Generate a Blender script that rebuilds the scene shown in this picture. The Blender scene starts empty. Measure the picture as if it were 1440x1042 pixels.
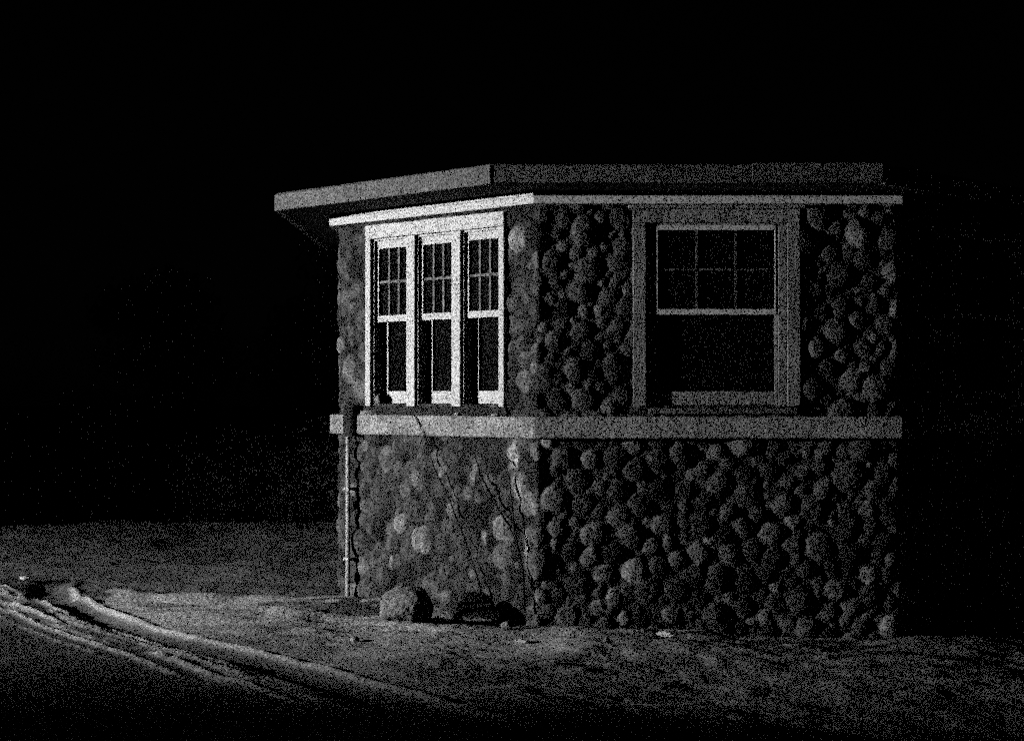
import bpy, bmesh, math, random
import numpy as np
from mathutils import Vector, Matrix

# ------------------------------------------------------------------ camera, world, lights, exposure
scn = bpy.context.scene
COL = scn.collection
F = 2414.0                                   # focal length in pixels of the 1440 px wide photograph
CAMZ = 1.42
cam_d = bpy.data.cameras.new('camera')
cam_d.sensor_width = 36.0
cam_d.lens = F / 1440 * 36.0
cam_d.clip_start = 0.05
cam_d.clip_end = 2000
cam = bpy.data.objects.new('camera', cam_d)
COL.objects.link(cam)
cam.location = (0, 0, CAMZ)
cam.rotation_euler = (math.radians(90) + math.atan(36 / F), 0, 0)
scn.camera = cam

world = bpy.data.worlds.new('World')
scn.world = world
world.use_nodes = True
wn = world.node_tree
wn.nodes.clear()
w_out = wn.nodes.new('ShaderNodeOutputWorld')
w_bg = wn.nodes.new('ShaderNodeBackground')
w_bw = wn.nodes.new('ShaderNodeRGBToBW')
w_sky = wn.nodes.new('ShaderNodeTexSky')
w_sky.sky_type = 'NISHITA'
w_sky.sun_disc = False
w_sky.sun_elevation = math.radians(20)
w_sky.sun_rotation = math.radians(150)
wn.links.new(w_sky.outputs[0], w_bw.inputs[0])
wn.links.new(w_bw.outputs[0], w_bg.inputs[0])
wn.links.new(w_bg.outputs[0], w_out.inputs[0])
w_bg.inputs[1].default_value = 0.000025        # night

# added weak fill sun: faintly lifts the right-hand face and the background
fill_sun_d = bpy.data.lights.new('fill_sun', 'SUN')
fill_sun_d.energy = 0.004
fill_sun_d.angle = math.radians(0.5)
fill_sun = bpy.data.objects.new('fill_sun', fill_sun_d)
COL.objects.link(fill_sun)
fill_sun.rotation_euler = Vector((-0.47, 0.81, -0.36)).to_track_quat('-Z', 'Y').to_euler()

# the lamp the photograph is lit by: a floodlight out of the picture on the left, at about eave height
LAMP = Vector((-11.2, 8.0, 2.30))
spot_d = bpy.data.lights.new('floodlight', 'SPOT')
spot_d.energy = 2450
spot_d.spot_size = math.radians(76)
spot_d.spot_blend = 0.9
spot_d.shadow_soft_size = 0.05
spot = bpy.data.objects.new('floodlight', spot_d)
COL.objects.link(spot)
spot.location = LAMP
AZ = math.radians(33)
spot.rotation_euler = Vector((math.cos(AZ), math.sin(AZ), -0.035)).to_track_quat('-Z', 'Y').to_euler()

scn.view_settings.view_transform = 'Standard'
scn.view_settings.look = 'None'
scn.view_settings.exposure = 1.0
scn.view_settings.gamma = 1.0
scn.render.engine = 'CYCLES'
# a pushed night exposure is grainy: few samples, no denoising
scn.cycles.use_denoising = False
scn.cycles.use_light_tree = False
scn.cycles.use_adaptive_sampling = True
scn.cycles.adaptive_threshold = 1.0
scn.cycles.adaptive_min_samples = 1
scn.cycles.light_sampling_threshold = 0.2
scn.cycles.max_bounces = 3
scn.cycles.diffuse_bounces = 0
scn.cycles.sampling_pattern = 'TABULATED_SOBOL'
scn.render.filter_size = 0.8
scn.render.film_transparent = False

# ------------------------------------------------------------------ helpers
def px(x, y, D):
    """point seen at pixel x, y of the 1440 x 1042 photograph at depth D"""
    return Vector(((x - 720) * D / F, D, CAMZ - (y - 557) * D / F))

def gpt(x, y, z=0.0):
    D = (CAMZ - z) * F / (y - 557)
    return ((x - 720) * D / F, D)

def mat(name, val, rough=0.85, bump=0.0, scale=40.0, var=0.25, attr=None, spec=0.3, vscale=9.0, detail=6.0, stretch=None, grit=0.95):
    m = bpy.data.materials.new(name)
    m.use_nodes = True
    nt = m.node_tree
    b = nt.nodes['Principled BSDF']
    b.inputs['Roughness'].default_value = rough
    b.inputs['Specular IOR Level'].default_value = spec
    tc = nt.nodes.new('ShaderNodeTexCoord')
    vec = tc.outputs['Object']
    if stretch:
        mp = nt.nodes.new('ShaderNodeMapping')
        mp.inputs['Scale'].default_value = stretch
        nt.links.new(vec, mp.inputs[0]); vec = mp.outputs[0]
    n1 = nt.nodes.new('ShaderNodeTexNoise')
    n1.inputs['Scale'].default_value = vscale
    n1.inputs['Detail'].default_value = detail
    n1.inputs['Roughness'].default_value = 0.7
    nt.links.new(vec, n1.inputs['Vector'])
    mr = nt.nodes.new('ShaderNodeMapRange')
    mr.inputs[1].default_value = 0.3
    mr.inputs[2].default_value = 0.7
    mr.inputs[3].default_value = 1 - var
    mr.inputs[4].default_value = 1 + var
    nt.links.new(n1.outputs[0], mr.inputs[0])
    n3 = nt.nodes.new('ShaderNodeTexNoise')           # fine pitting and grit
    n3.inputs['Scale'].default_value = 105
    n3.inputs['Detail'].default_value = 2
    nt.links.new(tc.outputs['Object'], n3.inputs['Vector'])
    mr3 = nt.nodes.new('ShaderNodeMapRange')
    mr3.inputs[1].default_value = 0.35
    mr3.inputs[2].default_value = 0.65
    mr3.inputs[3].default_value = 1 - grit
    mr3.inputs[4].default_value = 1 + grit
    nt.links.new(n3.outputs[0], mr3.inputs[0])
    m3 = nt.nodes.new('ShaderNodeMath'); m3.operation = 'MULTIPLY'
    nt.links.new(mr.outputs[0], m3.inputs[0]); nt.links.new(mr3.outputs[0], m3.inputs[1])
    mul = nt.nodes.new('ShaderNodeMath'); mul.operation = 'MULTIPLY'
    mul.use_clamp = True
    nt.links.new(m3.outputs[0], mul.inputs[0])
    if attr:
        at = nt.nodes.new('ShaderNodeAttribute'); at.attribute_name = attr
        nt.links.new(at.outputs['Fac'], mul.inputs[1])
    else:
        mul.inputs[1].default_value = val
    nt.links.new(mul.outputs[0], b.inputs['Base Color'])
    if bump:
        n2 = nt.nodes.new('ShaderNodeTexNoise')
        n2.inputs['Scale'].default_value = scale
        n2.inputs['Detail'].default_value = 5
        nt.links.new(vec, n2.inputs['Vector'])
        bp = nt.nodes.new('ShaderNodeBump')
        bp.inputs['Strength'].default_value = 1.0
        bp.inputs['Distance'].default_value = bump
        nt.links.new(n2.outputs[0], bp.inputs['Height'])
        nt.links.new(bp.outputs[0], b.inputs['Normal'])
    return m

M_STONE = mat('cobblestone', 0, 0.9, 0.006, 60, 0.35, attr='alb', vscale=30)
M_GROUND = mat('snowy_ground', 0, 0.95, 0.012, 30, 0.30, attr='alb', vscale=14)
M_PAINT = mat('white_paint', 0.85, 0.6, 0.002, 50, 0.10, vscale=20)
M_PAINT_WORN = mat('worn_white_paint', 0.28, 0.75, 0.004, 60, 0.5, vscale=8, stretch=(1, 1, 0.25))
M_BOARD = mat('weathered_board', 0.165, 0.8, 0.003, 50, 0.4, vscale=5)
M_MUNT = mat('dull_muntin_paint', 0.22, 0.8, 0.002, 50, 0.3)
M_MUNT_DIM = mat('dim_muntin_paint', 0.11, 0.8, 0.002, 50, 0.3)  # shaded copy of the muntin paint, darkened for the front and right faces
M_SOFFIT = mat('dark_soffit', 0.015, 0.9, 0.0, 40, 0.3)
M_CONC = mat('ledge_concrete', 0.36, 0.9, 0.006, 50, 0.6, vscale=4.5)
M_SILL = mat('dark_sill', 0.035, 0.9, 0.004, 60, 0.4)
M_ROOF = mat('roof_shingle', 0.10, 0.95, 0.012, 18, 0.4)
M_PIPE = mat('galvanised_pipe', 0.60, 0.5, 0.001, 60, 0.15)
M_IRON = mat('dark_iron', 0.02, 0.8, 0.002, 60, 0.3)
M_ROCK = mat('pale_rock', 0.27, 0.95, 0.02, 18, 0.4, vscale=12)
M_SNOW = mat('snow', 0.75, 0.9, 0.01, 50, 0.15)
M_BARK = mat('bark', 0.06, 0.95, 0.01, 30, 0.4)
M_SHADOW_STEM = mat('shadow_stem', 0.03, 0.95, 0.002, 60, 0.4)
M_LEAF = mat('foliage', 0.12, 0.9, 0.0, 30, 0.5, vscale=2)
M_DARK = mat('interior_plaster', 0.05, 0.95, 0.002, 30, 0.3)

def glass_mat():
    m = bpy.data.materials.new('window_glass')
    m.use_nodes = True
    nt = m.node_tree
    nt.nodes.clear()
    o = nt.nodes.new('ShaderNodeOutputMaterial')
    mx = nt.nodes.new('ShaderNodeMixShader')
    t = nt.nodes.new('ShaderNodeBsdfTransparent'); t.inputs[0].default_value = (.5, .5, .5, 1)
    g = nt.nodes.new('ShaderNodeBsdfGlossy'); g.inputs['Roughness'].default_value = 0.08
    d = nt.nodes.new('ShaderNodeBsdfDiffuse'); d.inputs[0].default_value = (.02, .02, .02, 1)
    n = nt.nodes.new('ShaderNodeTexNoise'); n.inputs['Scale'].default_value = 12
    mx2 = nt.nodes.new('ShaderNodeMixShader')
    nt.links.new(n.outputs[0], mx2.inputs[0])
    fr = nt.nodes.new('ShaderNodeFresnel')
    nt.links.new(fr.outputs[0], mx.inputs[0])
    nt.links.new(t.outputs[0], mx2.inputs[1]); nt.links.new(d.outputs[0], mx2.inputs[2])
    nt.links.new(mx2.outputs[0], mx.inputs[1]); nt.links.new(g.outputs[0], mx.inputs[2])
    nt.links.new(mx.outputs[0], o.inputs[0])
    return m
M_GLASS = glass_mat()

def link(name, me, m, parent=None, label=None, cat=None, group=None, kind=None, smooth=False):
    o = bpy.data.objects.new(name, me)
    COL.objects.link(o)
    if m is not None and not me.materials:
        me.materials.append(m)
    if smooth:
        me.polygons.foreach_set('use_smooth', [True] * len(me.polygons))
    if parent is not None:
        o.parent = parent
    tag(o, label, cat, group, kind)
    return o

def tag(o, label=None, cat=None, group=None, kind=None):
    if label: o['label'] = label
    if cat: o['category'] = cat
    if group: o['group'] = group
    if kind: o['kind'] = kind

def empty(name, loc, label, cat, group=None):
    o = bpy.data.objects.new(name, None)
    COL.objects.link(o)
    o.location = loc
    o.empty_display_size = 0.2
    tag(o, label, cat, group)
    return o

class MB:
    def __init__(s): s.v = []; s.f = []
    def quadstrip(s): pass
    def prism(s, frame, u0, u1, n0, n1, z0, z1):
        """box in a wall frame: u along the wall, n outward from it, z up"""
        P, U, N = frame
        b = len(s.v)
        for z in (z0, z1):
            for (u, n) in ((u0, n0), (u1, n0), (u1, n1), (u0, n1)):
                s.v.append((P[0] + U[0]*u + N[0]*n, P[1] + U[1]*u + N[1]*n, z))
        for f in ((3,2,1,0), (4,5,6,7), (0,1,5,4), (1,2,6,5), (2,3,7,6), (3,0,4,7)):
            s.f.append(tuple(b + i for i in f))
    def poly(s, pts, faces):
        b = len(s.v)
        s.v += [tuple(p) for p in pts]
        s.f += [tuple(b + i for i in f) for f in faces]
    def tube(s, pts, rad, n=10, cap=True):
        pts = [Vector(p) for p in pts]
        b = len(s.v)
        for i, p in enumerate(pts):
            t = (pts[min(i+1, len(pts)-1)] - pts[max(i-1, 0)]).normalized()
            a = t.orthogonal().normalized() if abs(t.z) < .9 else t.cross(Vector((0, 1, 0))).normalized()
            c = t.cross(a)
            r = rad[i] if isinstance(rad, (list, tuple)) else rad
            for k in range(n):
                an = 2*math.pi*k/n
                s.v.append(tuple(p + a*math.cos(an)*r + c*math.sin(an)*r))
        for i in range(len(pts)-1):
            for k in range(n):
                s.f.append((b+i*n+k, b+i*n+(k+1) % n, b+(i+1)*n+(k+1) % n, b+(i+1)*n+k))
        if cap:
            s.f.append(tuple(b+k for k in reversed(range(n))))
            s.f.append(tuple(b+(len(pts)-1)*n+k for k in range(n)))
    def mesh(s, name, bevel=0.0, jitter=0.0, seed=0):
        me = bpy.data.meshes.new(name)
        me.from_pydata(s.v, [], s.f)
        bm = bmesh.new(); bm.from_mesh(me)
        bmesh.ops.recalc_face_normals(bm, faces=bm.faces)
        if bevel:
            bmesh.ops.bevel(bm, geom=bm.edges[:], offset=bevel, segments=1, affect='EDGES', clamp_overlap=True)
        bm.to_mesh(me); bm.free()
        return me
    def build(s, name, m, parent=None, bevel=0.0, smooth=False, **k):
        return link(name, s.mesh(name, bevel), m, parent, smooth=smooth, **k)

def vnoise(x, y, seed, size=512):
    """smooth value noise, numpy"""
    r = np.random.RandomState(seed).rand(size, size)
    xi = np.floor(x).astype(int); yi = np.floor(y).astype(int)
    fx = x - xi; fy = y - yi
    fx = fx*fx*(3-2*fx); fy = fy*fy*(3-2*fy)
    a = r[xi % size, yi % size]; b = r[(xi+1) % size, yi % size]
    c = r[xi % size, (yi+1) % size]; d = r[(xi+1) % size, (yi+1) % size]
    return (a*(1-fx)+b*fx)*(1-fy) + (c*(1-fx)+d*fx)*fy - 0.5

def sstep(a, b, x):
    t = np.clip((x-a)/(b-a), 0, 1)
    return t*t*(3-2*t)

# ------------------------------------------------------------------ ground
RIDGE = [gpt(*p) for p in ((300, 836), (215, 826), (160, 817), (120, 815), (101, 824), (125, 842), (160, 858),
                          (220, 880), (300, 902), (400, 923), (480, 944), (560, 968), (640, 993), (700, 1011), (800, 1042), (900, 1085), (1100, 1200))]
def catmull(P, n=8):
    P = [np.array(p) for p in P]
    out = []
    for i in range(len(P)-1):
        p0 = P[max(i-1, 0)]; p1 = P[i]; p2 = P[i+1]; p3 = P[min(i+2, len(P)-1)]
        for k in range(n):
            t = k/n
            out.append(0.5*((2*p1) + (-p0+p2)*t + (2*p0-5*p1+4*p2-p3)*t*t + (-p0+3*p1-3*p2+p3)*t**3))
    out.append(P[-1])
    return np.array(out)
RID = catmull(RIDGE)
TRACK = catmull([gpt(*p) for p in ((-120, 800), (-40, 814), (12, 829), (75, 851), (139, 875), (200, 893), (260, 912), (320, 932), (400, 958), (480, 984), (560, 1012), (700, 1070))], 4)

def signed_dist(X, Y, path):
    best = np.full(X.shape, 1e9); sgn = np.ones(X.shape); along = np.zeros(X.shape)
    acc = 0.0
    for i in range(len(path)-1):
        a = path[i]; b = path[i+1]
        d = b-a; L = math.hypot(*d)
        t = np.clip(((X-a[0])*d[0] + (Y-a[1])*d[1])/(L*L), 0, 1)
        ex = X-(a[0]+t*d[0]); ey = Y-(a[1]+t*d[1])
        q = ex*ex+ey*ey
        m = q < best
        best = np.where(m, q, best)
        sgn = np.where(m, np.sign(d[0]*ey-d[1]*ex), sgn)   # left of travel = the building side
        along = np.where(m, acc+t*L, along)
        acc += L
    return np.sqrt(best), sgn, along

def ground_z(X, Y):
    z = -0.065*np.clip(X-0.3, 0, 6) + 0.0*X
    # the lit ground ends at a low crest, then drops to a hollow
    cr = 18.9 + 0.5*np.sin(X*0.35+1.0) + 0.25*np.sin(X*1.3)
    z = z - 1.5*sstep(0, 7, Y-cr) + 0.04*np.exp(-((Y-cr)/1.2)**2)
    near = sstep(30, 12, np.hypot(X, Y-11))
    big = vnoise(X*0.7, Y*0.7, 3)*0.09 + vnoise(X*1.9, Y*1.6, 4)*0.05
    z = z + big*(0.35+0.65*near)
    z = z + near*(vnoise(X*5, Y*5, 5)*0.022 + vnoise(X*13, Y*13, 6)*0.012 + vnoise(X*33, Y*33, 7)*0.005)
    return z

def make_ground():
    def axis(lo, hi, st, far, g=1.13):
        c = list(np.arange(lo, hi, st))
        s = st; v = lo; left = []
        while v > -far:
            s *= g; v -= s; left.append(v)
        s = st; v = c[-1]; right = []
        while v < far:
            s *= g; v += s; right.append(v)
        return np.array(left[::-1]+c+right)
    xs = axis(-6.5, 4.2, 0.026, 500)
    ys = axis(6.3, 15.5, 0.026, 500, 1.05)
    X, Y = np.meshgrid(xs, ys)
    Z = ground_z(X, Y)
    near = (np.abs(X) < 14) & (np.abs(Y-11) < 12)
    d, s, al = signed_dist(X, Y, RID)
    q = d*s
    side = q < 0                                   # the rut and road side
    amp = sstep(0, 1.2, al-0.9) * near
    Z = Z*(1-.7*amp*np.exp(-(q+.3)**2/.8))
    n1 = vnoise(al*.8, d*0+2.0, 11)*.5+0.5
    n2 = vnoise(al*4, q*3, 12)+0.5
    # raised edge, trough, then combed wheel marks
    Z = Z + amp*(0.014+0.014*n1+.012*vnoise(al*7, d*25, 15))*np.exp(-(d/0.030)**2)
    Z = Z - amp*side*(0.04*sstep(0.03, 0.14, d)*sstep(0.36, 0.22, d))
    dB, sB, aB = signed_dist(X, Y, TRACK)
    qB = -dB*sB                                    # grows towards the camera
    lines = np.zeros_like(X)
    for i, (o, w, k) in enumerate(((0, .022, 1), (.075, .014, .7), (.13, .012, .5), (.20, .02, .8), (.27, .012, .5), (.34, .016, .6), (.45, .014, .3))):
        mod = sstep(-.35, .15, vnoise(aB*1.6+i*7.3, aB*0+i*3.1, 60+i)+.4*vnoise(aB*9+i, qB*30, 70+i))
        wig = .014*vnoise(aB*2.2+i*5, aB*0+i, 80+i)*2
        lines = lines + k*mod*np.exp(-((qB-o-wig)/(w*1.0))**2)
    lines = lines*sstep(9.0, 6.2, aB)*near
    Z = Z + (0.034+.02*vnoise(aB*12, qB*40, 97))*lines
    Z = Z - amp*side*0.05*sstep(1.2, 2.2, d)
    # scraped hollows near the foot of the wall
    for (hx, hy, rx, ry, dz) in ((-1.55, 11.9, .5, .13, .05), (-1.0, 11.45, .3, .10, .05), (-2.1, 12.2, .5, .16, .06), (-2.6, 12.9, .8, .2, .06), (-0.75, 10.75, .35, .09, .05),
                                 (0.1, 10.55, .6, .08, .05), (-2.9, 12.3, .7, .12, .06), (-1.7, 12.7, .5, .12, .06), (-2.2, 13.6, 1.2, .3, .07), (1.0, 10.6, .5, .07, .04), (-0.95, 11.0, .25, .08, .04)):
        Z = Z - 1.5*dz*np.exp(-((X-hx)/rx)**2-((Y-hy)/ry)**2)
    # pale crust of snow against darker bare earth; shadow patches and fades painted in
    m = vnoise(X*0.8, Y*1.1, 21)+0.6*vnoise(X*2.6, Y*3.0, 22)+0.35*vnoise(X*7, Y*7, 23)+0.25*vnoise(X*18, Y*18, 24)
    alb = 0.58 + 0.5*m
    patch = sstep(0.02, 0.20, vnoise(X*2.6+4, Y*7, 25)+0.6*vnoise(X*8, Y*18, 26)+0.3*vnoise(X*25, Y*40, 27))
    band = sstep(10.4, 11.2, Y+.35*X)*sstep(13.4, 12.6, Y)
    alb = alb*(1-patch*(.30+.55*band))  # also darkens the shadow patches near the wall foot
    road = side*amp
    alb = np.where(road > .01, alb*(1-road) + road*(0.08+0.06*m), alb)
    alb = np.where(road > .01, alb*(1-0.7*road*sstep(0.7, 1.6, d)), alb)
    alb = alb + 1.3*lines
    alb = alb*(1-0.75*sstep(8.7, 6.9, Y-0.25*vnoise(X*2, Y*2, 28)+0.12*X))  # fade to dark towards the camera put into the albedo
    alb = alb + amp*0.6*np.exp(-(d/0.038)**2)*(.6+.4*sstep(-.2, .2, vnoise(al*3, d*20, 41)+.15))*(1+.8*sstep(2.2, 3.4, al))
    t_ = sstep(12.2, 12.9, Y+.5*vnoise(X*2, Y*2, 43)+.3*vnoise(X*6, Y*8, 44))
    alb = alb*(1-t_) + t_*(0.12+0.09*m)
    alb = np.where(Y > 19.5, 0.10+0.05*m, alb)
    alb = alb*(1+.9*np.exp(-((X+1.0)/1.1)**2-((Y-11.0)/.9)**2))*(1-.45*sstep(.6, 2.4, X))  # raised round the left wall foot, lowered towards the right
    # bare soil under the building
    foot = (Y > 11.03) & (Y-11.03 > -(X-.16)) & (Y-11.03 > (X-2.47)) & (X > -1.2) & (X < 3.8) & (Y < 15.5)
    alb = np.where(foot, .02, alb)
    alb = np.clip(alb, 0.02, 0.85)
    nx, ny = len(xs), len(ys)
    V = np.stack([X.ravel(), Y.ravel(), Z.ravel()], 1)
    idx = np.arange(nx*ny).reshape(ny, nx)
    Fc = np.stack([idx[:-1, :-1].ravel(), idx[:-1, 1:].ravel(), idx[1:, 1:].ravel(), idx[1:, :-1].ravel()], 1)
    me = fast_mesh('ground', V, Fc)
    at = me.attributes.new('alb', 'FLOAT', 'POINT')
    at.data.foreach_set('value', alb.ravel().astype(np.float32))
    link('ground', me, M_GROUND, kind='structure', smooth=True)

def fast_mesh(name, V, Fc):
    me = bpy.data.meshes.new(name)
    n = len(Fc)
    me.vertices.add(len(V)); me.vertices.foreach_set('co', V.astype(np.float32).ravel())
    me.loops.add(n*4); me.loops.foreach_set('vertex_index', Fc.astype(np.int32).ravel())
    me.polygons.add(n)
    me.polygons.foreach_set('loop_start', np.arange(0, n*4, 4, dtype=np.int32))
    me.update(calc_edges=True)
    return me
make_ground()

def gz(x, y):
    return float(ground_z(np.array([float(x)]), np.array([float(y)]))[0])

# ------------------------------------------------------------------ the building
A = (0.16, 11.0); B = (2.47, 11.0); C = (-1.26, 12.42); D_ = (3.89, 12.42)
POLY = [(-1.26, 14.73), C, A, B, D_, (3.89, 14.73), (2.47, 16.15), (0.16, 16.15)]
house = empty('stone_shelter', (1.315, 13.575, 0),
              'small many-sided cobblestone building with white trimmed windows and flat projecting eaves', 'building')
HI = Matrix.Translation((-1.315, -13.575, 0))

def part(mb, name, m, parent=house, bevel=0.0, smooth=False, label=None):
    o = mb.build(name, m, None, bevel=bevel, smooth=smooth)
    o.parent = parent
    o.matrix_parent_inverse = HI
    if label: o['label'] = label
    return o
def sub(mb, name, m, parent, bevel=0.0, label=None):
    o = mb.build(name, m, None, bevel=bevel)
    o.parent = parent          # parents sit at the world origin apart from the house offset
    if label: o['label'] = label
    return o

def frame(P, Q):
    """wall frame from P to Q walking with the outside on the right-hand side (towards the camera)"""
    d = Vector((Q[0]-P[0], Q[1]-P[1])); L = d.length; U = d/L
    N = Vector((U.y, -U.x))
    return (P, U, N), L
FL, LL = frame(C, A)          # left face: u runs from the far left corner to the middle corner
FF, LF = frame(A, B)
FR, LR = frame(B, D_)
FS, LS = frame((-1.26, 14.73), C)

WIN = {  # openings in their own face: u0, u1, z0, z1
    'L': (LL-1.676, LL-0.279, 1.35, 2.626),
    'F': (0.775-0.16, 1.845-0.16, 1.335, 2.63),
    'R': (0.63, 1.60, 1.335, 2.63),
}

def make_wall():
    st = 0.0125
    lens = [2.31, LL, LF, LR, 2.31]
    total = sum(lens)
    cum = np.cumsum([0]+lens)
    S = np.arange(0, total+st*.5, st)
    Zs = np.arange(-0.35, 2.70, st)
    SS, ZZ = np.meshgrid(S, Zs)
    H = 0.006*vnoise(SS*30, ZZ*30, 31) + 0.012*vnoise(SS*8, ZZ*8, 32)
    ALB = 0.04 + 0.03*vnoise(SS*20, ZZ*20, 33)
    rnd = random.Random(7)
    stones = []
    cell = {}
    def ok(s, z, r, k):
        i, j = int(s/0.25), int(z/0.25+10)
        for a in (-1, 0, 1):
            for b in (-1, 0, 1):
                for (s2, z2, r2) in cell.get((i+a, j+b), ()):
                    if math.hypot(s-s2, z-z2) < k*(r+r2): return False
        return True
    for (r0, r1, tries, k) in ((.08, .098, 260, .92), (.055, .078, 5000, .92), (.04, .055, 20000, .92), (.022, .04, 40000, .92)):
        for _ in range(tries):
            s = rnd.uniform(0, total); z = rnd.uniform(-.3, 2.75); r = rnd.uniform(r0, r1)
            if ok(s, z, r, k):
                cell.setdefault((int(s/.25), int(z/.25+10)), []).append((s, z, r))
                stones.append((s, z, r))
    for (s, z, r) in stones:
        asp = rnd.uniform(.80, 1.0); an = rnd.uniform(0, math.pi)
        left = cum[1] < s < cum[2]
        hgt = r*rnd.uniform(.26, .48)
        tone = max(.02, min(.42, rnd.gauss(.08 if left else .095, .035)*rnd.choice((1, 1, 1, .5, .7, 1.5 if left else 1.9))))
        R = r*1.12
        i0, i1 = np.searchsorted(S, s-R), np.searchsorted(S, s+R)
        j0, j1 = np.searchsorted(Zs, z-R), np.searchsorted(Zs, z+R)
        if i1 <= i0 or j1 <= j0: continue
        ds = SS[j0:j1, i0:i1]-s; dz = ZZ[j0:j1, i0:i1]-z
        c, sn = math.cos(an), math.sin(an)
        a = (ds*c+dz*sn)/R; b = (-ds*sn+dz*c)/(R*asp)
        wob = 0.2*vnoise(ds*11+s*9, dz*11+z*7, 34)+.1*vnoise(ds*30+s*9, dz*30+z*7, 37)
        p = 2.3
        q = (np.abs(a)**p+np.abs(b)**p)+wob
        tiltx, tilty = rnd.uniform(-.25, .25), rnd.uniform(-.25, .25)
        h = hgt*np.sqrt(np.clip(1-q, 0, 1))*(1+tiltx*a+tilty*b) + .004*vnoise(ds*40+s, dz*40+z, 35)*(q < 1)
        cur = H[j0:j1, i0:i1]
        m = (q < 0.98) & (h > cur)
        H[j0:j1, i0:i1] = np.where(m, h, cur)
        ALB[j0:j1, i0:i1] = np.where(m, tone*(1+.9*vnoise(ds*25+s*3, dz*25+z*5, 36)+.5*vnoise(ds*60+s*3, dz*45+z*5, 38)), ALB[j0:j1, i0:i1])
    mott = 1+.9*vnoise(SS*10, ZZ*4.5, 91)+.8*vnoise(SS*26, ZZ*11, 92)+.5*vnoise(SS*60, ZZ*40, 93)
    onleft = (SS > cum[1]) & (SS < cum[2])
    ALB = ALB*np.where(onleft, mott, 1+.5*(mott-1))
    H = H + np.where(onleft, .008*vnoise(SS*24, ZZ*9, 94)+.005*vnoise(SS*50, ZZ*30, 95), .003*vnoise(SS*40, ZZ*40, 95))
    # pale ragged patches on a few stones
    for (u_, z_, a_, b_, g_) in ((LL-.225, 1.03, .045, .10, .5), (LL-.10, .47, .025, .11, .4), (LL-.17, .80, .03, .08, .25), (LL-.60, .92, .03, .09, .2), (LL-.50, .48, .03, .07, .25), (LL-1.15, .85, .05, .09, .15)):
        e_ = ((SS-cum[1]-u_)/a_)**2+((ZZ-z_)/b_)**2+1.6*vnoise(SS*22, ZZ*14, 96)
        ALB = ALB + g_*np.clip(1.1-e_, 0, 1)
    # arched drain hole at the foot of the left face
    uc = cum[1] + (LL-0.56)
    hole = (np.abs((SS-uc)/0.19)**2 + (np.clip(ZZ+.02, 0, 9)/0.145)**2) < 1
    H = np.where(hole, -0.30, H)
    ALB = np.where(hole, 0.03, ALB)
    # outer points with normals blended over the corners
    PX = np.zeros_like(S); PY = np.zeros_like(S); NX = np.zeros_like(S); NY = np.zeros_like(S)
    fr = []
    for i in range(5):
        f, L = frame(POLY[i], POLY[i+1]); fr.append((f, L))
    for k, s in enumerate(S):
        i = min(4, int(np.searchsorted(cum, s, side='right')-1))
        (P, U, N), L = fr[i]
        u = s-cum[i]
        PX[k], PY[k] = P[0]+U[0]*u, P[1]+U[1]*u
        n = Vector(N)
        w = 0.035
        if i > 0 and u < w:
            n = n*(.5+.5*u/w) + fr[i-1][0][2]*(.5-.5*u/w)
        if i < 4 and L-u < w:
            n = n*(.5+.5*(L-u)/w) + fr[i+1][0][2]*(.5-.5*(L-u)/w)
        n.normalize()
        NX[k], NY[k] = n
    H = H - 0.018                                # mortar plane lies behind the wall line
    V = np.stack([(PX[None, :]+NX[None, :]*H).ravel(), (PY[None, :]+NY[None, :]*H).ravel(), ZZ.ravel()], 1)
    nx, ny = len(S), len(Zs)
    idx = np.arange(nx*ny).reshape(ny, nx)
    keep = np.ones((ny-1, nx-1), bool)
    sm = S[:-1]+st/2; zm = Zs[:-1]+st/2
    for key, i in (('L', 1), ('F', 2), ('R', 3)):
        u0, u1, z0, z1 = WIN[key]
        mm = ((sm > cum[i]+u0+.02) & (sm < cum[i]+u1-.02))[None, :] & ((zm > z0+.01) & (zm < z1-.01))[:, None]
        keep &= ~mm
    Fc = np.stack([idx[:-1, :-1][keep], idx[:-1, 1:][keep], idx[1:, 1:][keep], idx[1:, :-1][keep]], 1)
    # plain rear faces
    V = list(map(tuple, V)); base = len(V)
    rear = [POLY[5], POLY[6], POLY[7], POLY[0]]
    for p in rear:
        V += [(p[0], p[1], -.35), (p[0], p[1], 2.70)]
    Fr = [(base+2*i, base+2*i+2, base+2*i+3, base+2*i+1) for i in range(3)]
    me = fast_mesh('wall', np.array(V), np.vstack([Fc, np.array(Fr)]))
    alb = np.concatenate([np.clip(ALB, .02, .7).ravel(), np.full(8, .25)]).astype(np.float32)
    at = me.attributes.new('alb', 'FLOAT', 'POINT'); at.data.foreach_set('value', alb)
    o = link('wall', me, M_STONE, house, smooth=True)
    o.matrix_parent_inverse = HI
    return o
make_wall()

# a dark room inside, 20 cm behind the stone face, open at the windows
def offset_poly(P, ds):
    """offset polygon edges outwards by ds[i] (edge i runs P[i] -> P[i+1])"""
    n = len(P); out = []
    L = []
    for i in range(n):
        (p, U, N), _ = frame(P[i], P[(i+1) % n])
        L.append((Vector(p)+N*ds[i], U))
    for i in range(n):
        p1, u1 = L[i-1]; p2, u2 = L[i]
        den = u1.x*u2.y-u1.y*u2.x
        t = ((p2.x-p1.x)*u2.y-(p2.y-p1.y)*u2.x)/den
        out.append(p1+u1*t)
    return out

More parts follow.
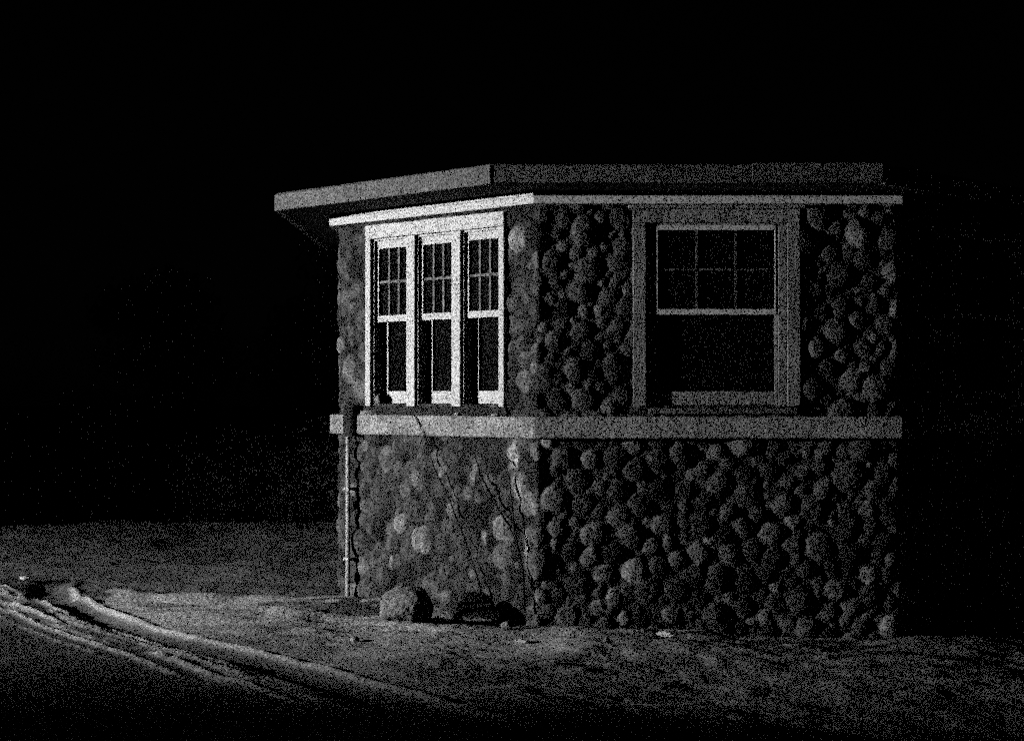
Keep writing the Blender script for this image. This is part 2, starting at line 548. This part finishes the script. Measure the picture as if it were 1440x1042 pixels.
def ring(P, n0, n1, z0, z1, ds0=None, ds1=None):
    a = offset_poly(P, ds0 or [n0]*8); b = offset_poly(P, ds1 or [n1]*8)
    mb = MB(); n = len(P)
    pts = [(p.x, p.y, z) for z in (z0, z1) for q in (a, b) for p in q]
    fs = []
    for i in range(n):
        j = (i+1) % n
        fs += [(i, j, n+j, n+i), (2*n+i, 3*n+i, 3*n+j, 2*n+j), (n+i, n+j, 3*n+j, 3*n+i), (i, 2*n+i, 2*n+j, j)]
    mb.poly(pts, fs)
    return mb

inn = offset_poly(POLY, [-1.6]*8)
mb = MB()
p0 = offset_poly(POLY, [-0.06]*8)
mb.poly([(p.x, p.y, 0.12) for p in p0], [tuple(range(8))])
part(mb, 'floor', M_DARK)
mb = MB(); mb.poly([(p.x, p.y, 2.66) for p in p0], [tuple(range(8))])
part(mb, 'ceiling', M_DARK)

# edges: 0 side, 1 left face, 2 front, 3 right, 4 side, 5-7 rear
part(ring(POLY, -0.05, 0.055, 1.150, 1.288), 'ledge', M_CONC, bevel=0.008)
tr_ = ring(POLY, -0.05, 0.060, 2.648, 2.700)
tr_.prism(FL, -.024, LL+.024, -.03, .062, 2.7005, 2.730)
part(tr_, 'eave_trim', M_PAINT, bevel=0.003)
EAVE = [.37, .735, .75, .36, .36, .36, .37, .37]
e_in = [x-.045 for x in EAVE]
soff = MB()
so, si = offset_poly(POLY, e_in), offset_poly(POLY, [-.05]*8)
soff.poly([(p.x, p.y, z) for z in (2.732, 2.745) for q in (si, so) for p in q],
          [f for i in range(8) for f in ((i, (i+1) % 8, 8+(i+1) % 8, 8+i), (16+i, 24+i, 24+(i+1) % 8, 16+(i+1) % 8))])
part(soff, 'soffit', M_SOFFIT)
# fascia boards, one per side, with open mitres
eo = offset_poly(POLY, EAVE)
for i in range(8):
    f, L = frame(tuple(eo[i]), tuple(eo[(i+1) % 8]))
    mb = MB()
    top, bot = 2.802, 2.688
    g0 = 0.012 if i != 2 else 0.024
    if i == 2:     # front board: butt joint a third of the way from the right, outer piece a little higher
        mb.prism(f, g0, 1.56, -.04, 0, bot+.008, top)
        mb.prism(f, 1.565, L-.01, -.04, 0.003, bot+.008, top+.012)
    elif i == 1:
        mb.prism(f, 0.0, .92, -.04, 0, bot, top-.004)
        mb.prism(f, .922, L-.002, -.04, 0.002, bot, top)
    else:
        mb.prism(f, g0, L-.01, -.04, 0, bot, top)
    part(mb, 'fascia', M_BOARD, bevel=0.003)
# low hipped roof, shingle courses stepped
rf = MB()
cx, cy = 1.315, 13.575
ro = offset_poly(POLY, [x+.0-.005 for x in EAVE])
NC = 16
rings = []
for k in range(NC+1):
    t = k/NC
    for dz in ((0, .012) if k < NC else (0,)):
        rings.append([(p.x+(cx-p.x)*min(t, .995), p.y+(cy-p.y)*min(t, .995), 2.80+.07*t+(dz if k else dz*.5)) for p in ro])
pts = [p for r in rings for p in r]
fs = [(k*8+i, k*8+(i+1) % 8, (k+1)*8+(i+1) % 8, (k+1)*8+i) for k in range(len(rings)-1) for i in range(8)]
fs.append(tuple((len(rings)-1)*8+i for i in range(8)))
rf.poly(pts, fs)
part(rf, 'roof', M_ROOF)

# windows -------------------------------------------------------------
def sash(f, u0, u1, z0, z1, nf, th, stile, top, bottom, cols=0, rows=0, munt=0.018):
    mb = MB()
    mb.prism(f, u0, u0+stile, nf-th, nf, z0, z1)
    mb.prism(f, u1-stile, u1, nf-th, nf, z0, z1)
    mb.prism(f, u0+stile, u1-stile, nf-th, nf-.001, z1-top, z1)
    mb.prism(f, u0+stile, u1-stile, nf-th, nf-.001, z0, z0+bottom)
    a, b, c, d = u0+stile, u1-stile, z0+bottom, z1-top
    mu = MB()
    for i in range(1, cols):
        u = a+(b-a)*i/cols
        mu.prism(f, u-munt/2, u+munt/2, nf-th*.8, nf-.006, c, d)
    for i in range(1, rows):
        z = c+(d-c)*i/rows
        for j in range(cols):
            ua = a+(b-a)*j/cols+(munt/2 if j else 0); ub = a+(b-a)*(j+1)/cols-(munt/2 if j < cols-1 else 0)
            mu.prism(f, ua, ub, nf-th*.8, nf-.008, z-munt/2, z+munt/2)
    gl = MB()
    gl.prism(f, u0+stile-.004, u1-stile+.004, nf-th*.62, nf-th*.5, z0+bottom-.004, z1-top+.004)
    return mb, gl, mu

def window(f, u0, u1, z0, z1, zm, rec_u, rec_l, parent, paint, munt_m=None, mw=.018, label=None, st=.024, stl=.024):
    """double-hung window: upper sash of six panes over one lower pane set further in"""
    fr = MB()                                   # jamb lining = the window's own mesh
    nb = -.20
    fr.prism(f, u0-.012, u0, nb, -.002, z0, z1)
    fr.prism(f, u1, u1+.012, nb, -.002, z0, z1)
    fr.prism(f, u0, u1, nb, -.004, z1, z1+.012)
    w = part(fr, 'window', paint, parent, label=label)
    s, g, mu = sash(f, u0+.001, u1-.001, zm-.02, z1-.001, -rec_u, .035, st, .055 if st > .02 else .03, .045 if st > .02 else .035, 3, 2, mw)
    so_ = sub(s, 'upper_sash', M_PAINT, w); sub(g, 'glass', M_GLASS, w); sub(mu, 'muntins', munt_m or M_MUNT, w)
    s, g, _ = sash(f, u0+.001, u1-.001, z0+.02, zm+.015, -rec_l, .035, stl, .03, .085)
    sub(s, 'lower_sash', M_PAINT if rec_l > .05 else paint, w); sub(g, 'glass', M_GLASS, w)
    sl = MB(); sl.prism(f, u0, u1, nb, -.01, z0-.03, z0+.018)
    sub(sl, 'sill', M_SILL, w)
    return w

# triple window in the left face
u0, u1, z0, z1 = WIN['L']
mb = MB()
MUL = [LL-1.198, LL-0.740]
hb = 2.53
mb.prism(FL, u0, u1, -.03, .028, hb, z1)                                   # head board
mb.prism(FL, u0, u0+.055, -.03, .025, z0, hb-.002)
mb.prism(FL, u1-.050, u1, -.03, .025, z0, hb-.002)
for m_ in MUL:
    mb.prism(FL, m_-.043, m_+.043, -.16, .022, z0, hb-.002)
part(mb, 'window_casing', M_PAINT, bevel=.003)
edges = [u0+.055, MUL[0]-.043, MUL[0]+.043, MUL[1]-.043, MUL[1]+.043, u1-.050]
wl = ['left white window of the three under the bright casing', 'middle white window of the three', 'right white window of the three']
for i in range(3):
    a, b = edges[2*i]+.002, edges[2*i+1]-.002
    window(FL, a+.012, b-.012, z0, hb-.014, 1.962, .026, .090, house, M_PAINT, mw=.018, label=wl[i], st=.022, stl=.050)
# single window in the front face
def single(F_, key, paint, label):
    u0, u1, z0, z1 = WIN[key]
    mb = MB()
    mb.prism(F_, u0, u1, -.03, .022, 2.53, z1-.012)
    mb.prism(F_, u0-.03, u1+.03, -.03, .045, z1-.010, z1+.012)
    mb.prism(F_, u0, u0+.082, -.03, .020, z0+.02, 2.528)
    mb.prism(F_, u1-.082, u1, -.03, .020, z0+.02, 2.528)
    mb.prism(F_, u0+.084, u0+.138, -.16, .006, z0+.02, 2.528)
    mb.prism(F_, u1-.138, u1-.084, -.16, .006, z0+.02, 2.528)
    part(mb, 'window_casing', paint, bevel=.003)
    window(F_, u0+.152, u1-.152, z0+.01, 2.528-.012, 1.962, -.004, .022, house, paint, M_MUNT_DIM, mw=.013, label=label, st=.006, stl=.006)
    mb = MB(); mb.prism(F_, u0+.10, u1-.02, -.02, .030, z0-.028, z0+.008)
    part(mb, 'window_sill', M_BOARD, bevel=.003)
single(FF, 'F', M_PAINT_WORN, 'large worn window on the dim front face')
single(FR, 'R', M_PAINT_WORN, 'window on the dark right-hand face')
mb = MB(); mb.prism(FL, WIN['L'][0]-.01, WIN['L'][1]+.01, -.05, .012, 1.292, 1.348)
part(mb, 'window_sill', M_SILL, bevel=.003)

# downpipe at the far left corner with a dark box where it breaks through the ledge
pipe = MB()
def onL(u, n, z):
    P, U, N = FL
    return (P[0]+U[0]*u+N[0]*n, P[1]+U[1]*u+N[1]*n, z)
up = 0.185
pipe.tube([onL(up, .058, -.05), onL(up, .058, 1.16)], .016, 12)
for z in (.25, .75):
    pipe.prism(FL, up-.03, up+.03, .0, .076, z, z+.02)
part(pipe, 'downpipe', M_PIPE, smooth=False)
bx = MB(); bx.prism(FL, up-.02, up+.085, .0, .088, 1.135, 1.36)
bx.prism(FL, up-.012, up+.077, .088, .096, 1.15, 1.345)
part(bx, 'pipe_box', M_IRON, bevel=.004)

# ------------------------------------------------------------------ rocks, snow, shadow stems
def rock(name, loc, size, m, seed, label, cat='rock', group=None, rot=0, parent=None):
    bm = bmesh.new()
    bmesh.ops.create_icosphere(bm, subdivisions=5, radius=1)
    r = random.Random(seed)
    ph = [(Vector((r.gauss(0, 1), r.gauss(0, 1), r.gauss(0, 1))).normalized(), r.uniform(.55, .95)) for _ in range(9)]
    co = np.array([v.co[:] for v in bm.verts])
    n = vnoise(co[:, 0]*2.2+seed, co[:, 1]*2.2+co[:, 2]*1.7, seed+50)*.3+vnoise(co[:, 0]*7+seed, co[:, 1]*7-co[:, 2]*6, seed+51)*.08
    for v, k in zip(bm.verts, n):
        p = v.co.copy()
        for d, t in ph:
            h = p.dot(d)
            if h > t: p -= d*(h-t)*.45
        p *= 1+k
        v.co = Vector((p.x*size[0], p.y*size[1], p.z*size[2]))
    me = bpy.data.meshes.new(name); bm.to_mesh(me); bm.free()
    o = link(name, me, m, parent, label, cat, group, smooth=True)
    o.location = loc; o.rotation_euler = (0, 0, rot)
    return o

def grock(x, y, size, m, seed, label, cat='rock', group=None, sink=.3, name='rock'):
    X, Y = gpt(x, y)
    return rock(name, (X, Y, gz(X, Y)+size[2]*(1-sink)*1.0-.0), size, m, seed, label, cat, group, rot=seed)

grock(572, 868, (.16, .14, .125), M_ROCK, 3, 'large pale boulder beside the black arched hole at the wall foot', name='boulder', sink=.28)
grock(644, 862, (.03, .03, .035), M_ROCK, 5, 'small pale stone at the left edge of the black arched hole')
grock(712, 872, (.04, .035, .03), M_ROCK, 6, 'rounded stone at the right edge of the black arched hole')
grock(766, 846, (.085, .07, .075), M_ROCK, 8, 'round stone at the foot of the corner between left and front faces')
grock(792, 848, (.08, .07, .075), M_ROCK, 9, 'round stone touching the front wall right of the corner stone')
grock(500, 894, (.05, .03, .018), M_SNOW, 11, 'bright flat lump of snow on the ground left of the boulder', 'snow lump', name='snow_lump')
grock(735, 892, (.05, .03, .014), M_SNOW, 12, 'bright flat lump of snow in front of the building corner', 'snow lump', name='snow_lump')
grock(853, 896, (.025, .02, .018), M_ROCK, 13, 'pebble on the pale ground in front of the front wall')
grock(782, 924, (.03, .02, .012), M_ROCK, 14, 'low pebble nearest the camera below the building corner')
grock(935, 882, (.06, .03, .02), M_SNOW, 15, 'flat snow lump along the foot of the front wall below the big window', 'snow lump', name='snow_lump')
grock(36, 817, (.035, .03, .018), M_SNOW, 16, 'bright snow lump at the far left bend of the wheel ruts', 'snow lump', name='snow_lump')

# stone and debris standing on the ledge
def ledge_item(u, n, z, size, m, seed, label, cat, name):
    x, y, zz = onL(u, n, z)
    rock(name, (x, y, zz+size[2]*.75), size, m, seed, label, cat, rot=seed)
ledge_item(WIN['L'][0]+.10, -.02, 1.352, (.035, .035, .05), M_ROCK, 21, 'round grey stone on the sill in the bottom left corner of the triple window', 'rock', 'rock')
ledge_item(.36, .03, 1.288, (.05, .016, .02), M_SNOW, 22, 'crescent of snow on the ledge under the leftmost window', 'snow lump', 'snow_lump')
ledge_item(.14+.04, .035, 1.288, (.04, .014, .01), M_SNOW, 23, 'thin crust of snow on the ledge beside the dark pipe box', 'snow lump', 'snow_lump')
ledge_item(LL-.72, .03, 1.288, (.02, .014, .014), M_SNOW, 24, 'tiny snow crumb on the ledge below the right mullion', 'snow lump', 'snow_lump')
ledge_item(LL-.35, .03, 1.288, (.03, .016, .012), M_SNOW, 25, 'small snow crumb on the ledge below the right end of the triple window', 'snow lump', 'snow_lump')

# thin dark stems standing in for cast shadow streaks on the lower left face
def left_pt(x, y, n=.06):
    r = (x-720)/F
    # point on the plane of the left face pushed out by n
    P, U, N = FL
    px_, py_ = P[0]+N[0]*n, P[1]+N[1]*n
    u = (r*py_-px_)/(U[0]-r*U[1])
    X, Y = px_+U[0]*u, py_+U[1]*u
    return Vector((X, Y, CAMZ-(y-557)*Y/F))
shadow_streak = empty('shadow_stems', left_pt(735, 860, .05), 'thin dark stems standing in for shadow streaks running slantwise over the lower left wall', 'shadow_streak')
VI = Matrix.Translation(-Vector(shadow_streak.location))
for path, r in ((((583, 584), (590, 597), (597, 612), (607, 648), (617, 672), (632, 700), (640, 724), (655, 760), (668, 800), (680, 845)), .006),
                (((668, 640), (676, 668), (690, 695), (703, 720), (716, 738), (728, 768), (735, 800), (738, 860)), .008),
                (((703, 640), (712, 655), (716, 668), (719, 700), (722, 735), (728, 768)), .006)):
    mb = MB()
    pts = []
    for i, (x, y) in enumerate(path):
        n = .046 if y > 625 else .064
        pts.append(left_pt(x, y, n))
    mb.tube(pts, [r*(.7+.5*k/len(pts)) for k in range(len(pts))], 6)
    o = mb.build('stem', M_SHADOW_STEM, None, smooth=True)
    o.parent = shadow_streak; o.matrix_parent_inverse = VI

# ------------------------------------------------------------------ dim bushes and trees beyond the crest
def leaf_cloud(centres, n, leaf, rnd):
    V = []; Fq = []
    for _ in range(n):
        c, r = rnd.choice(centres)
        d = Vector((rnd.gauss(0, 1), rnd.gauss(0, 1), rnd.gauss(0, 1))).normalized()*r*rnd.uniform(.35, 1.05)
        p = Vector(c)+Vector((d.x, d.y, d.z*.8))
        a = Vector((rnd.gauss(0, 1), rnd.gauss(0, 1), rnd.gauss(0, 1))).normalized()
        b = a.orthogonal().normalized()
        s = leaf*rnd.uniform(.6, 1.4)
        k = len(V)
        V += [tuple(p-a*s), tuple(p-b*s*.5), tuple(p+a*s), tuple(p+b*s*.5)]
        Fq.append((k, k+1, k+2, k+3))
    mb = MB(); mb.v = V; mb.f = Fq
    me = bpy.data.meshes.new('crown'); me.from_pydata(V, [], Fq)
    return me

def bush(X, Y, w, h, seed, label, group='bushes beyond the crest'):
    rnd = random.Random(seed)
    z = gz(X, Y)
    root = empty('bush', (X, Y, z), label, 'bush', group)
    cs = [((rnd.uniform(-w, w), rnd.uniform(-w, w)*.5, rnd.uniform(.25, .8)*h), rnd.uniform(.25, .45)*h) for _ in range(14)]
    link('foliage', leaf_cloud(cs, 5000, .05, rnd), M_LEAF, root)
    mb = MB()
    for k in range(5):
        c = cs[k][0]
        mb.tube([(c[0]*.1, c[1]*.1, -.1), (c[0]*.5, c[1]*.5, c[2]*.5), c], [.03, .02, .008], 6)
    mb.build('stem', M_BARK, root)

def tree(X, Y, h, seed, label, group='trees behind the building'):
    rnd = random.Random(seed)
    z = gz(X, Y)
    root = empty('tree', (X, Y, z), label, 'tree', group)
    tr = MB()
    top = Vector((rnd.uniform(-.4, .4), rnd.uniform(-.4, .4), h*.85))
    tr.tube([(0, 0, -.2), (top.x*.3, top.y*.3, h*.3), (top.x*.7, top.y*.7, h*.6), top], [.24, .18, .11, .03], 10)
    cs = []
    for k in range(16):
        t = rnd.uniform(.3, .9); an = rnd.uniform(0, 6.28)
        b = top*t; b.z = h*.85*t
        L = h*.30*(1.15-t)
        e = b+Vector((math.cos(an)*L, math.sin(an)*L, L*.5))
        tr.tube([b, (b+e)/2+Vector((0, 0, .1)), e], [.06*(1.2-t), .04*(1.2-t), .012], 6)
        cs.append((tuple(e), h*rnd.uniform(.08, .14)))
        cs.append((tuple((b+e)/2+Vector((0, 0, .3))), h*rnd.uniform(.07, .11)))
    tr.build('trunk', M_BARK, root)
    link('crown', leaf_cloud(cs, 9000, .09, rnd), M_LEAF, root)

for i, (x, Y, w, h, lb) in enumerate((
        (60, 27, 1.1, 1.9, 'dim bush farthest left beyond the crest of the ground'),
        (170, 25.5, 1.2, 2.1, 'dim bush second from the left beyond the crest'),
        (270, 27, 1.3, 2.4, 'dim bush in the middle of the row beyond the crest'),
        (360, 25, 1.1, 2.2, 'dim bush left of the last one before the building'),
        (440, 26, 1.3, 2.5, 'dim bush right beside the left edge of the building'))):
    bush((x-720)*Y/F, Y, w, h, 100+i, lb)
for i, (x, Y, h, lb) in enumerate((
        (560, 31, 8.0, 'dark tree rising behind the left half of the roof'),
        (900, 34, 9.0, 'dark tree behind the middle of the roof'),
        (1180, 33, 7.5, 'dark tree behind the right half of the roof'),
        (230, 36, 6.5, 'dark tree standing alone far left behind the bushes'))):
    tree((x-720)*Y/F, Y, h, 200+i, lb)
